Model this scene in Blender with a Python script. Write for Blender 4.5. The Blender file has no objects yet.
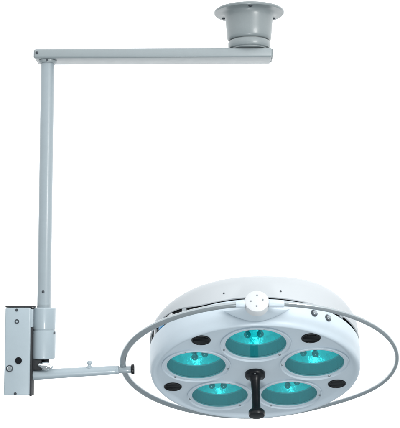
import bpy, bmesh, math, random
from mathutils import Matrix, Vector
random.seed(7)
R = math.radians
PI = math.pi
scene = bpy.context.scene
col = scene.collection
EYE = 1.75                      # eye height above the floor
T = Matrix.Translation
LIFT = T((0, 0, EYE))

# ------------------------------------------------------------------ materials
def mat(name, base, rough=0.4, metal=0.0, coat=0.0, mottle=0.06, bump=0.0, bscale=400, spec=0.5):
    m = bpy.data.materials.new(name); m.use_nodes = True
    nt = m.node_tree; n = nt.nodes; l = nt.links
    b = n['Principled BSDF']
    b.inputs['Metallic'].default_value = metal
    b.inputs['Coat Weight'].default_value = coat
    b.inputs['Coat Roughness'].default_value = 0.12
    b.inputs['Specular IOR Level'].default_value = spec
    tc = n.new('ShaderNodeTexCoord')
    nz = n.new('ShaderNodeTexNoise'); nz.inputs['Scale'].default_value = 16; nz.inputs['Detail'].default_value = 12; nz.inputs['Roughness'].default_value = 0.78
    l.new(tc.outputs['Object'], nz.inputs['Vector'])
    mx = n.new('ShaderNodeMix'); mx.data_type = 'RGBA'
    mx.inputs['A'].default_value = (*[c * (1 - mottle) for c in base], 1)
    mx.inputs['B'].default_value = (*[min(1, c * (1 + mottle)) for c in base], 1)
    l.new(nz.outputs['Fac'], mx.inputs['Factor'])
    l.new(mx.outputs['Result'], b.inputs['Base Color'])
    mr = n.new('ShaderNodeMapRange')
    mr.inputs['To Min'].default_value = rough * 0.8; mr.inputs['To Max'].default_value = min(1, rough * 1.2)
    n2 = n.new('ShaderNodeTexNoise'); n2.inputs['Scale'].default_value = 45; n2.inputs['Detail'].default_value = 4
    l.new(tc.outputs['Object'], n2.inputs['Vector'])
    l.new(n2.outputs['Fac'], mr.inputs['Value']); l.new(mr.outputs['Result'], b.inputs['Roughness'])
    if bump:
        n3 = n.new('ShaderNodeTexNoise'); n3.inputs['Scale'].default_value = bscale; n3.inputs['Detail'].default_value = 3
        l.new(tc.outputs['Object'], n3.inputs['Vector'])
        bp = n.new('ShaderNodeBump'); bp.inputs['Strength'].default_value = bump; bp.inputs['Distance'].default_value = 0.001
        l.new(n3.outputs['Fac'], bp.inputs['Height']); l.new(bp.outputs['Normal'], b.inputs['Normal'])
    return m

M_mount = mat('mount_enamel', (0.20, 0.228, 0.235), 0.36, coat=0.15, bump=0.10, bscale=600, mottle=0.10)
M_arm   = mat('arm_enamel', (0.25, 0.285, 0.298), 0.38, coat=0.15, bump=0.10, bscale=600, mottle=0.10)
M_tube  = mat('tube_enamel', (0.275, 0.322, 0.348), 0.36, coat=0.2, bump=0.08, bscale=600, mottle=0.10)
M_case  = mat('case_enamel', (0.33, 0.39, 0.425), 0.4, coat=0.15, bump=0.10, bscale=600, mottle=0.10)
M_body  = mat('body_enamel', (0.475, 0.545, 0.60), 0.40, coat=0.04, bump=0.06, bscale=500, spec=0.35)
M_dome  = mat('dome_enamel', (0.43, 0.455, 0.475), 0.5, coat=0.0, mottle=0.02, spec=0.3)
M_ring  = mat('ring_enamel', (0.37, 0.41, 0.43), 0.20, metal=0.7, coat=0.0, mottle=0.04)
M_disc  = mat('white_plastic', (0.50, 0.52, 0.535), 0.4, mottle=0.02)
M_black = mat('black_plastic', (0.003, 0.004, 0.006), 0.35, mottle=0.2, spec=0.3)
M_rub   = mat('black_rubber', (0.016, 0.018, 0.021), 0.7, mottle=0.2, bump=0.3)
M_chrome= mat('chrome', (0.70, 0.72, 0.73), 0.16, metal=1.0)
M_steel = mat('screw_steel', (0.30, 0.33, 0.35), 0.35, metal=0.8)
M_dscrew= mat('dark_screw', (0.05, 0.06, 0.07), 0.4, metal=0.4)
M_blue  = mat('blue_capacitor', (0.03, 0.22, 0.45), 0.4)
M_skirt = mat('reflector_skirt', (0.11, 0.40, 0.44), 0.40, metal=0.1, mottle=0.15, bump=0.5, bscale=50)
M_bowl  = mat('reflector_bowl', (0.003, 0.88, 1.0), 0.30, metal=0.30, mottle=0.35, bump=1.0, bscale=48)  # brighter, patchy cyan than the skirt: reflected light put into the colour
for nd in M_bowl.node_tree.nodes:
    if nd.type == 'BUMP': nd.inputs['Distance'].default_value = 0.003
M_bulb  = mat('bulb_glass', (0.02, 0.30, 0.33), 0.15, mottle=0.2)

def glass_mat():
    m = bpy.data.materials.new('filter_glass'); m.use_nodes = True
    nt = m.node_tree; n = nt.nodes; l = nt.links
    n.remove(n['Principled BSDF']); out = n['Material Output']
    tr = n.new('ShaderNodeBsdfTransparent'); tr.inputs['Color'].default_value = (0.60, 1.0, 1.0, 1)
    gl = n.new('ShaderNodeBsdfGlossy'); gl.inputs['Roughness'].default_value = 0.04
    fr = n.new('ShaderNodeFresnel'); fr.inputs['IOR'].default_value = 1.5
    mx = n.new('ShaderNodeMixShader')
    l.new(fr.outputs['Fac'], mx.inputs['Fac']); l.new(tr.outputs['BSDF'], mx.inputs[1]); l.new(gl.outputs['BSDF'], mx.inputs[2])
    l.new(mx.outputs['Shader'], out.inputs['Surface'])
    return m
M_glass = glass_mat()

def backdrop_mat():
    m = bpy.data.materials.new('white_sweep'); m.use_nodes = True
    nt = m.node_tree; n = nt.nodes; l = nt.links
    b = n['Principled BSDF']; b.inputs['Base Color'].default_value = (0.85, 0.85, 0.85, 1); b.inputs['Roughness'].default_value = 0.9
    b.inputs['Emission Color'].default_value = (1, 1, 1, 1); b.inputs['Emission Strength'].default_value = 0.95  # added glow in place of studio lighting, keeps the sweep pure white
    return m
M_back = backdrop_mat()

# ------------------------------------------------------------------ mesh helpers
WORLD = {}
def link(name, bm, mats, parent, mw, smooth=40):
    me = bpy.data.meshes.new(name)
    bmesh.ops.recalc_face_normals(bm, faces=bm.faces)
    bm.to_mesh(me); bm.free()
    for m in (mats if isinstance(mats, (list, tuple)) else [mats]): me.materials.append(m)
    if smooth:
        for p in me.polygons: p.use_smooth = True
        me.set_sharp_from_angle(angle=R(smooth))
    o = bpy.data.objects.new(name, me); col.objects.link(o)
    place(o, parent, mw)
    return o
def place(o, parent, mw):
    WORLD[o.name] = mw.copy()
    if parent is not None:
        o.parent = parent; o.matrix_basis = WORLD[parent.name].inverted() @ mw
    else:
        o.matrix_basis = mw
def copy_part(o, parent, mw):
    c = o.copy(); col.objects.link(c); place(c, parent, mw)
    return c
def lathe(bm, prof, n=64, mi=0, M=None, a0=0.0, a1=2*PI, mis=None):
    """revolve (r, z) points round local Z"""
    M = M or Matrix()
    full = abs(a1 - a0 - 2*PI) < 1e-6
    cols = n if full else n + 1
    rows = []
    for r, z in prof:
        if r < 1e-7:
            rows.append([bm.verts.new(M @ Vector((0, 0, z)))])
        else:
            rows.append([bm.verts.new(M @ Vector((r*math.cos(a0+(a1-a0)*i/n), r*math.sin(a0+(a1-a0)*i/n), z))) for i in range(cols)])
    for k in range(len(rows)-1):
        A, B = rows[k], rows[k+1]
        for i in range(n):
            j = (i+1) % cols
            if len(A) == 1 and len(B) == 1: continue
            if len(A) == 1: f = bm.faces.new((A[0], B[i], B[j]))
            elif len(B) == 1: f = bm.faces.new((A[i], A[j], B[0]))
            else: f = bm.faces.new((A[i], A[j], B[j], B[i]))
            f.material_index = mis[k] if mis else mi
    return rows
def box(bm, c, s, bev=0.0, M=None, seg=3, mi=0):
    M = M or Matrix()
    t = bmesh.new()
    bmesh.ops.create_cube(t, size=1, matrix=Matrix.Diagonal((*s, 1)))
    if bev: bmesh.ops.bevel(t, geom=t.edges[:], offset=bev, segments=seg, profile=0.5, affect='EDGES')
    bmesh.ops.transform(t, matrix=M @ T(c), verts=t.verts)
    for f in t.faces: f.material_index = mi
    me = bpy.data.meshes.new('tmp'); t.to_mesh(me); t.free(); bm.from_mesh(me); bpy.data.meshes.remove(me)
def frame(origin, zdir, xhint=(1, 0, 0)):
    z = Vector(zdir).normalized(); x = Vector(xhint); x = (x - z*x.dot(z)).normalized(); y = z.cross(x)
    m = Matrix((x, y, z)).transposed().to_4x4(); m.translation = Vector(origin)
    return m
def rod_prof(r, L, bev, r2=None):
    r2 = r if r2 is None else r2
    return [(0, 0), (r-bev, 0), (r-bev*.3, bev*.3), (r, bev), (r2, L-bev), (r2-bev*.3, L-bev*.3), (r2-bev, L), (0, L)]
def screw_bm(r, h):
    bm = bmesh.new()
    lathe(bm, [(0, h*.45), (r*.22, h*.45), (r*.24, h), (r*.7, h), (r, h*.5), (r, 0)], 18)
    return bm
def new(): return bmesh.new()

# ------------------------------------------------------------------ the setting: white studio sweep (ceiling curving into back wall)
bm = new()
CEIL = 0.766
prof = [(-0.2, CEIL), (4.2, CEIL)]
for k in range(1, 13):
    a = R(90*k/12); prof.append((4.2 + 1.0*math.sin(a), CEIL - 1.0*(1-math.cos(a))))
prof.append((5.2, -EYE))
L = [bm.verts.new((-6, y, z)) for y, z in prof]; Rr = [bm.verts.new((6, y, z)) for y, z in prof]
for i in range(len(prof)-1): bm.faces.new((L[i], L[i+1], Rr[i+1], Rr[i]))
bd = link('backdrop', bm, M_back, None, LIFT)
bd['kind'] = 'structure'

# ------------------------------------------------------------------ the lamp
root = bpy.data.objects.new('surgical_lamp', None); col.objects.link(root)
root.empty_display_size = 0.1
place(root, None, LIFT @ T((0.125, 2.5, CEIL)))
root['label'] = 'pale blue-grey ceiling-mounted surgical lamp with five teal round reflectors on a ringed arm'
root['category'] = 'surgical lamp'

# --- ceiling mount: flange, cup
MT = LIFT @ T((0.125, 2.5, 0))
bm = new()
lathe(bm, [(0, .7659), (.0865, .7659), (.0885, .7645), (.0888, .7615), (.087, .7592), (.0720, .7588), (.0655, .7572), (.0620, .7530), (.0604, .7460), (.0592, .734),
           (.0576, .715), (.0562, .697), (.0552, .6935), (.0535, .6905), (.050, .689), (0, .689)], 96)
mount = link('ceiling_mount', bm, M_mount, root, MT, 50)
bm = new()
lathe(bm, [(0, .689), (.0475, .689), (.0475, .6868), (.0525, .6855), (.0535, .683), (.0532, .672), (.0515, .6685), (.047, .667), (.047, .6645), (0, .6645)], 80)
link('swivel_disc', bm, M_mount, mount, MT, 40)
s0 = None
for a in (-90, 30, 150):
    m = MT @ T((.0735*math.cos(R(a)), .0735*math.sin(R(a)), .7592)) @ Matrix.Rotation(PI, 4, 'X')
    if s0 is None: s0 = link('screw', screw_bm(.0052, .0028), M_dscrew, mount, m)
    else: copy_part(s0, mount, m)

# --- horizontal arm (flat box tube)
AR = LIFT @ T((0.125, 2.497, .6517)) @ Matrix.Rotation(R(-1.2), 4, 'Z')
bm = new(); box(bm, (-.243, .007, 0), (.598, .074, .0238), .0045)
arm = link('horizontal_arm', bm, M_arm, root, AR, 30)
bm = new(); box(bm, (.0560+.0012, .007, 0), (.0030, .068, .0190), .0013)
cap = link('end_cap', bm, M_mount, arm, AR, 30)
copy_part(cap, arm, AR @ T((-.5985-.0012, 0, 0)))
link('screw', screw_bm(.0036, .002), M_dscrew, arm, AR @ T((-.535, -.030, .0012)) @ Matrix.Rotation(R(90), 4, 'X'))

# --- drop tube
TX, TY = -.3872, 2.506
TB = LIFT @ T((TX, TY, 0))
bm = new()
lathe(bm, [(.0, .632), (.0168, .632), (.0168, .010), (0, .010)], 64)
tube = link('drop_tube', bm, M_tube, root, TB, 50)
bm = new()
lathe(bm, [(.0168, .6388), (.0225, .6388), (.0225, .6355), (.0205, .6320), (.0170, .6312)], 64)
link('collar', bm, M_arm, tube, TB, 40)
link('screw', screw_bm(.0034, .0016), M_dscrew, tube, TB @ T((0, -.0166, .0535)) @ Matrix.Rotation(R(90), 4, 'X'))
link('screw', screw_bm(.0030, .0016), M_dscrew, tube, TB @ T((.002, -.0222, .6352)) @ Matrix.Rotation(R(90), 4, 'X'))

# --- swivel joint
bm = new()
lathe(bm, [(0, .0148), (.0245, .0148), (.0268, .0138), (.0278, .0115), (.0272, .0095), (.0272, -.0372), (.0262, -.0388), (.0255, -.0390), (.0255, -.0412),
           (.0268, -.0414), (.0280, -.0428), (.0281, -.1060), (.0262, -.1105), (.022, -.1118), (0, -.1118)], 80)
JN = LIFT @ T((TX+.0008, TY, 0)) @ Matrix.Diagonal((1.04, 1.04, 1, 1))
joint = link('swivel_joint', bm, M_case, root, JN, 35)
for a in (-146, -22):
    m = JN @ Matrix.Rotation(R(a), 4, 'Z') @ T((.0278, 0, -.0475)) @ Matrix.Rotation(R(90), 4, 'Y')
    link('screw', screw_bm(.0034, .0022), M_dscrew, joint, m)
bm = new()
box(bm, (-.0125, -.006, -.1245), (.021, .026, .0265), .002)
lathe(bm, [(0, .010), (.008, .010), (.008, -.020), (0, -.020)], 24, M=T((.006, 0, -.112)))
link('brake_block', bm, M_rub, joint, JN)
bm = new()
lathe(bm, [(0, 0), (.0046, 0), (.0048, .008), (.0078, .009), (.0084, .012), (.0084, .021), (.0070, .024), (.0044, .0245), (.0044, .031), (.003, .033), (0, .033)], 28)
link('brake_knob', bm, M_chrome, joint, JN @ frame((-.006, -.020, -.1250), (.90, -.30, -.16)) @ Matrix.Diagonal((1.25, 1.25, 1.0, 1)), 35)

# --- counterweight housing on the left
HX, HY = -.4452, 2.492
HS = LIFT @ T((HX, HY, 0))
bm = new()
box(bm, (0, 0, -.0915), (.0620, .046, .2125), .0035)
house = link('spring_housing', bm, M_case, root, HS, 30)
bm = new(); box(bm, (.0025, .0045, .0170), (.067, .052, .0042), .0012)
link('top_cap', bm, M_rub, house, HS, 30)
bm = new(); box(bm, (.0328, .003, -.0935), (.0050, .040, .2125), .0012)
link('side_panel', bm, M_rub, house, HS, 30)
bm = new(); box(bm, (.0325, -.0085, -.011), (.0072, .024, .044), .0012)
link('side_plate', bm, M_case, house, HS, 30)
FR = Matrix.Rotation(R(90), 4, 'X')
def on_front(x, z): return HS @ T((x - HX, -.0228, z)) @ FR
bm = new()
lathe(bm, [(.0028, .0005), (.0028, .0014), (.0052, .0016), (.0056, .0002)], 24); lathe(bm, [(0, .0016), (.0024, .0016), (.0029, .0006)], 24, mi=1)
link('screw', bm, [M_dscrew, M_case], house, on_front(-.4470, -.0193))
bm = new()
lathe(bm, [(0, .0005), (.0058, .0005), (.0062, .0020), (.0080, .0022), (.0084, .0002)], 28)
link('hole_plug', bm, M_black, house, on_front(-.4414, -.1139))
bm = new()
lathe(bm, [(.0086, .0), (.0086, .0012), (.0062, .0016), (.006, .0045), (.0045, .0065), (0, .0070)], 28, mis=[1, 1, 0, 0, 0])
link('bolt', bm, [M_chrome, M_dscrew], house, on_front(-.4629, -.1329))
bm = new(); lathe(bm, [(.0034, 0), (.0034, .0014), (0, .0014)], 20)
nt_ = link('notch_disc', bm, M_dscrew, house, on_front(-.4478, .0085))  # dark disc standing in for a notch in the housing edge
copy_part(nt_, house, on_front(-.4478, -.1935))

# --- head frame (measured tilt)
C0 = Vector((.1354, 2.5, -.1454))
def rot3(t, roll, spin): return Matrix.Rotation(roll, 4, 'Y') @ Matrix.Rotation(t, 4, 'X') @ Matrix.Rotation(spin, 4, 'Z')
TILT, ROLL, SPIN = -.5207, -.0049, -.030
HR = rot3(TILT, ROLL, SPIN)
HD = LIFT @ T(C0) @ HR
# ring frame
RR, RY, RCX, RCY, RZ = .3355, .3280, .0105, -.0050, .0150
RG = LIFT @ T(C0) @ T((HR @ Vector((RCX, RCY, RZ)))) @ rot3(TILT + .0384, .0022, 0)

# --- yoke arm from housing to ring
rl = LIFT.inverted() @ (RG @ Vector((-RR, 0, 0)))
a0 = Vector((-.4165, 2.503, -.1505)); a1 = Vector((-.1995, rl.y-.002, -.1378))
d = a1 - a0
YA = LIFT @ frame(a0, d, (0, 0, 1))
bm = new()
Ln = d.length
lathe(bm, [(0, -.006), (.0130, -.006), (.0128, .0), (.0107, Ln-.010), (.0105, Ln-.009), (.0098, Ln-.0085), (.0098, Ln-.0065), (.0107, Ln-.006), (.0107, Ln-.001), (.0095, Ln), (0, Ln)], 48)
yoke = link('yoke_arm', bm, M_case, root, YA, 35)
bm = new()
lathe(bm, [(.0, 0), (.0085, 0), (.0088, .003), (.0045, .0055), (.0040, .008), (.0062, .011), (.0066, .014), (.0045, .0175), (0, .0185)], 28)
k = a0 + d*.665
link('locking_knob', bm, M_case, yoke, LIFT @ T((k.x, k.y, k.z+.0085)), 40)
bm = new()
lathe(bm, rod_prof(.0085, .033, .001), 32)
link('pivot_pin', bm, M_tube, yoke, LIFT @ frame(a1 - d.normalized()*.001, (1, 0, .03), (0, 0, 1)), 35)
bm = new()
lathe(bm, rod_prof(.0126, .0075, .0015), 32)
link('pivot_nut', bm, M_black, yoke, LIFT @ frame(a1 + Vector((.0305, 0, .001)), (1, 0, .03), (0, 0, 1)), 35)

# --- yoke ring
bm = new()
N, Kq = 200, 16
rows = []
for i in range(N):
    a = 2*PI*i/N
    ca, sa = math.cos(a), math.sin(a)
    w = .5 - .5*ca                      # 1 at the left, thinner towards the right
    rw = .0054 + .0030*w; rh = .0050 + .0018*w
    row = []
    for j in range(Kq):
        b = 2*PI*j/Kq
        cb, sb = math.cos(b), math.sin(b)
        e = lambda v: v
        rad = RR + rw*e(cb)
        row.append(bm.verts.new((rad*ca, rad*sa*RY/RR, rh*e(sb) + .010*math.exp(-((math.degrees(a) - 52)/28)**2))))
    rows.append(row)
for i in range(N):
    for j in range(Kq):
        bm.faces.new((rows[i][j], rows[(i+1) % N][j], rows[(i+1) % N][(j+1) % Kq], rows[i][(j+1) % Kq]))
ring = link('yoke_ring', bm, M_ring, root, RG, 60)

# --- pivot at the near side of the ring
near = RG @ Vector((-RCX, -RY*math.sqrt(1 - (RCX/RR)**2), 0))
near = HD.inverted() @ near
PV = HD @ frame((0, near.y + .004, near.z + .002), (0, -1, .0), (1, 0, 0))     # local z points radially outwards
bm = new()
lathe(bm, [(0, -.012), (.0245, -.012), (.0265, -.010), (.0270, .007), (.0260, .0105), (.0230, .0122), (0, .0128)], 56)
pivot = link('pivot_disc', bm, M_disc, root, PV, 35)
p0 = None
for x, y in ((.001, .0135), (-.001, -.0135), (.0130, .002), (-.0130, -.001)):
    m = PV @ T((x, y, .0125))
    if p0 is None: p0 = link('screw', screw_bm(.0020, .0010), M_steel, pivot, m)
    else: copy_part(p0, pivot, m)
for sx in (-1, 1):
    bm = new()
    lathe(bm, rod_prof(.0088, .034 if sx > 0 else .020, .0015, .0078), 28)
    link('sleeve', bm, M_body, pivot, PV @ frame((sx*.026, -.002, .003), (sx, -.02, -.06), (0, 1, 0)), 35)
# fairing behind the pivot, blending onto the body
bm = new()
secs = []
for q in range(13):
    u = q/12
    secs.append((.2585 + .070*u, .0225 + .058*(1-u)**2.6, .0205 + .010*(1-u)**2.5, (near.z + .003)*u**.6 + .030*(1-u**.6)))
rows = []
for q, (rr_, hw, hh, zc) in enumerate(secs):
    ex = 1 + 1.6*(1 - q/12)**2
    row = []
    for i in range(48):
        th = 2*PI*(i+.5)/48; sn = math.sin(th)
        row.append(bm.verts.new((hw*math.cos(th), -rr_, zc + hh*math.copysign(abs(sn)**ex, sn))))
    rows.append(row)
for kx in range(len(rows)-1):
    for i in range(48): bm.faces.new((rows[kx][i], rows[kx][(i+1) % 48], rows[kx+1][(i+1) % 48], rows[kx+1][i]))
bm.faces.new(rows[-1]); bm.faces.new(rows[0])
link('fairing', bm, M_body, pivot, HD, 60)

# --- lamp body: face plate with real openings, rounded rim, side wall
LENS_R, HOLE = .1506, .0765
LA = [R(a) for a in (90, 162, 234, 306, 18)]
def fpos(r, a): return (r*math.cos(a), -r*math.sin(a))
RIM = .2610
bm = new()
rows = lathe(bm, [(.234, 0), (.2365, -.0002), (.240, -.0016), (.2440, -.0052), (.2475, -.0076), (.2505, -.0082), (.2535, -.0068), (.2560, -.0030), (.2578, .004), (.2590, .014), (.2600, .028), (RIM, .045), (RIM, .0555), (.2590, .0575), (.250, .0575)], 160)
outer = rows[0]
edges = []
for i in range(160):
    e = bm.edges.get((outer[i], outer[(i+1) % 160])); edges.append(e)
for a in LA:
    cx, cy = fpos(LENS_R, a)
    ring_v = [bm.verts.new((cx + HOLE*math.cos(2*PI*i/48), cy + HOLE*math.sin(2*PI*i/48), 0)) for i in range(48)]
    for i in range(48): edges.append(bm.edges.new((ring_v[i], ring_v[(i+1) % 48])))
bmesh.ops.triangle_fill(bm, use_beauty=True, use_dissolve=False, edges=edges, normal=(0, 0, -1))
body = link('lamp_body', bm, M_body, root, HD, 40)
# dark core seen through the gap under the dome
bm = new(); lathe(bm, [(.2530, .050), (.2530, .086)], 120)
core = link('inner_core', bm, M_rub, body, HD, 40)
for a, mt_, w in ((168, M_dscrew, .014), (160, M_disc, .012), (151, M_blue, .020), (141, M_disc, .014), (130, M_steel, .014), (38, M_steel, .012), (14, M_disc, .012)):
    x, y = fpos(.2560, R(a)); bm = new()
    box(bm, (0, 0, 0), (.006, w, .019), .001)
    link('terminal_block', bm, mt_, body, HD @ T((x, y, .0690)) @ Matrix.Rotation(-R(a), 4, 'Z'), 30)
# grilles
g0 = None
for a in (126, 198, 54, -18):
    x, y = fpos(.2165, R(a))
    m = HD @ T((x, y, -.0002)) @ Matrix.Rotation(PI, 4, 'X')
    if g0 is None:
        bm = new()
        lathe(bm, [(.0225, -.0004), (.0225, .0016), (.0215, .0024), (.0196, .0022), (.0190, .0006), (0, .0006)], 40)
        for q in range(-4, 5):
            y_ = q*.0042; hl = math.sqrt(max(0, .0188**2 - y_**2))
            box(bm, (0, y_, .0011), (2*hl, .0020, .0016), 0)
        g0 = link('vent_grille', bm, M_black, body, m, 35)
    else: copy_part(g0, body, m)
# side buttons
for s in (31, 40):
    a = R(90 - s); x, y = fpos(RIM - .0015, a)
    m = HD @ frame((x, y, .0375), (math.cos(a), -math.sin(a), 0), (0, 0, 1))
    bm = new()
    lathe(bm, [(.0086, 0), (.0086, .0026), (.0076, .0036), (.0058, .0034), (.0052, .0062), (.0042, .0074), (0, .0076)], 28, mis=[1, 1, 1, 0, 0, 0])
    link('control_button', bm, [M_steel, M_dscrew], body, m, 35)

# --- dome cover; its lower edge lifts at the flanks to open the side vents
bm = new()
def gap(a):                                                     # a measured like LA (90 = near side)
    dl = abs((math.degrees(a) - 152 + 180) % 360 - 180); dr = abs((math.degrees(a) - 28 + 180) % 360 - 180)
    return .0030 + .0200*math.exp(-(dl/26)**4) + .0060*math.exp(-(dr/16)**4)
prof = [(.2580, .0), (RIM, .0015), (RIM, .008), (.2609, .022), (.2605, .036), (.2560, .052), (.2470, .067), (.2320, .082), (.2100, .096), (.1800, .108), (.1400, .118), (.0900, .125), (.0400, .1285), (0, .1292)]
n = 160; rows = []
for q, (r, z) in enumerate(prof):
    if r == 0: rows.append([bm.verts.new((0, 0, .0575 + z))]); continue
    row = []
    for i in range(n):
        a = 2*PI*i/n; fade = max(0, 1 - z/.040)
        x, y = fpos(r, a); t_ = max(0., min(1., x/.24)); t_ = t_*t_*(3-2*t_)
        row.append(bm.verts.new((x, y, .0575 + z*(.95 + .20*t_) + gap(a)*fade)))
    rows.append(row)
for q in range(len(rows)-1):
    for i in range(n):
        j = (i+1) % n
        if len(rows[q+1]) == 1: bm.faces.new((rows[q][i], rows[q][j], rows[q+1][0]))
        else: bm.faces.new((rows[q][i], rows[q][j], rows[q+1][j], rows[q+1][i]))
dome = link('dome_cover', bm, M_dome, root, HD, 50)
d0 = None
for a in (106, 77):
    x, y = fpos(.2610, R(a))
    m = HD @ frame((x, y, .0790), (math.cos(R(a)), -math.sin(R(a)), .02), (0, 0, 1))
    if d0 is None: d0 = link('screw', screw_bm(.0021, .0012), M_dscrew, dome, m)
    else: copy_part(d0, dome, m)

# --- five reflector lamps
def smallest(o): return o
proto = None
for q, a in enumerate(LA):
    x, y = fpos(LENS_R, a)
    m = HD @ T((x, y, 0)) @ Matrix.Rotation(R((8, -22, 14, -30, 24)[q]), 4, 'Z')
    if proto is None:
        bm = new()
        lathe(bm, [(.0835, .0006), (.0838, -.0040), (.0830, -.0052), (.0816, -.0052), (.0806, -.0036), (.0797, -.0010), (.0740, -.0012), (.0728, -.0020), (.0716, -.0018), (.0712, .0040), (.0765, .0042)], 96)
        bez = link('reflector_lamp', bm, M_body, root, m, 30)
        bm = new(); lathe(bm, [(0, .0006), (.0713, .0006)], 64)
        gl = link('glass', bm, M_glass, bez, m, 0)
        gl.data.flip_normals() if gl.data.polygons[0].normal.z > 0 else None
        bm = new()
        pr = [(.0724, .0042), (.0722, .014), (.0715, .026), (.0705, .0335), (.0680, .0355), (.057, .048), (.041, .0585), (.022, .0655), (.0, .068)]
        lathe(bm, pr, 30, mis=[0, 0, 0, 0] + [1]*5)
        rf = link('reflector', bm, [M_skirt, M_bowl], bez, m, 10)
        bm = new()
        bl = []
        for sx in (-1, 1):
            bm = new()
            lathe(bm, [(0, .0290), (.0045, .0300), (.0075, .0330), (.0086, .0370), (.0078, .0410), (.0050, .0440), (.0042, .0470), (.0042, .0540), (.0090, .0560), (.0090, .0680)], 28, mis=[0]*6 + [1]*3)
            mm = T((sx*.0150, .022 - .003*sx, 0))
            bl.append((mm, link('bulb', bm, [M_bulb, M_steel], bez, m @ mm, 35)))
        sc = [bez]
        cl = []
        for b in (35, 155, 275):
            mm = T((.0785*math.cos(R(b)), .0785*math.sin(R(b)), -.0008)) @ Matrix.Rotation(PI, 4, 'X')
            cl.append((mm, link('screw', screw_bm(.0030, .0026), M_steel, bez, m @ mm)))
        proto = (bez, gl, rf, bl + cl)
    else:
        bez = copy_part(proto[0], root, m)
        for o in proto[1:3]: copy_part(o, bez, m)
        for mm, o in proto[3]: copy_part(o, bez, m @ mm)

# --- black centre handle
bm = new()
lathe(bm, [(.0240, .0004), (.0250, -.0020), (.0250, -.0085), (.0238, -.0108), (.0180, -.0118), (.0155, -.0130), (.0135, -.0170), (.0112, -.024), (.0102, -.050), (.0098, -.075), (.0102, -.096), (.0114, -.0985), (.0178, -.1000), (.0192, -.1020), (.0196, -.1100), (.0186, -.1135), (.0150, -.1150), (0, -.1155)], 64)
handle = link('handle', bm, M_black, root, HD, 35)
link('screw', screw_bm(.0028, .0016), M_chrome, handle, HD @ T((-.001, -.0190, -.0114)) @ Matrix.Rotation(PI, 4, 'X'))

for o in list(col.objects):
    if o.parent is not None:
        for kx in ('label', 'category', 'group', 'kind'):
            if kx in o: del o[kx]

# ------------------------------------------------------------------ world and lamps
w = bpy.data.worlds.new('World'); scene.world = w; w.use_nodes = True
bg = w.node_tree.nodes['Background']; bg.inputs['Color'].default_value = (0.86, 0.95, 1.0, 1); bg.inputs['Strength'].default_value = 0.48
def area(name, loc, target, size, power, color=(1, 1, 1)):
    l = bpy.data.lights.new(name, 'AREA'); l.shape = 'DISK'; l.size = size; l.energy = power; l.color = color
    o = bpy.data.objects.new(name, l); col.objects.link(o); o.location = Vector(loc) + Vector((0, 0, EYE))
    o.rotation_euler = (Vector(target) - Vector(loc)).to_track_quat('-Z', 'Y').to_euler()
    return o
area('key_light', (1.0, 0.9, 0.62), (.16, 2.4, -.05), 0.6, 21, (1, .99, .97))

area('fill_light', (.05, .55, -1.25), (.14, 2.5, -.14), 0.26, 22, (.97, .99, 1))

# ------------------------------------------------------------------ camera
cd = bpy.data.cameras.new('camera'); cam = bpy.data.objects.new('camera', cd); col.objects.link(cam)
cam.location = (0, 0, EYE); cam.rotation_euler = (R(90) + .0987, 0, 0)
cd.sensor_fit = 'HORIZONTAL'; cd.sensor_width = 36; cd.lens = 36*1005.6/400; cd.clip_start = .05; cd.clip_end = 200
scene.camera = cam
scene.render.resolution_x = 957; scene.render.resolution_y = 1024
scene.view_settings.view_transform = 'Standard'; scene.view_settings.look = 'None'; scene.view_settings.exposure = 0
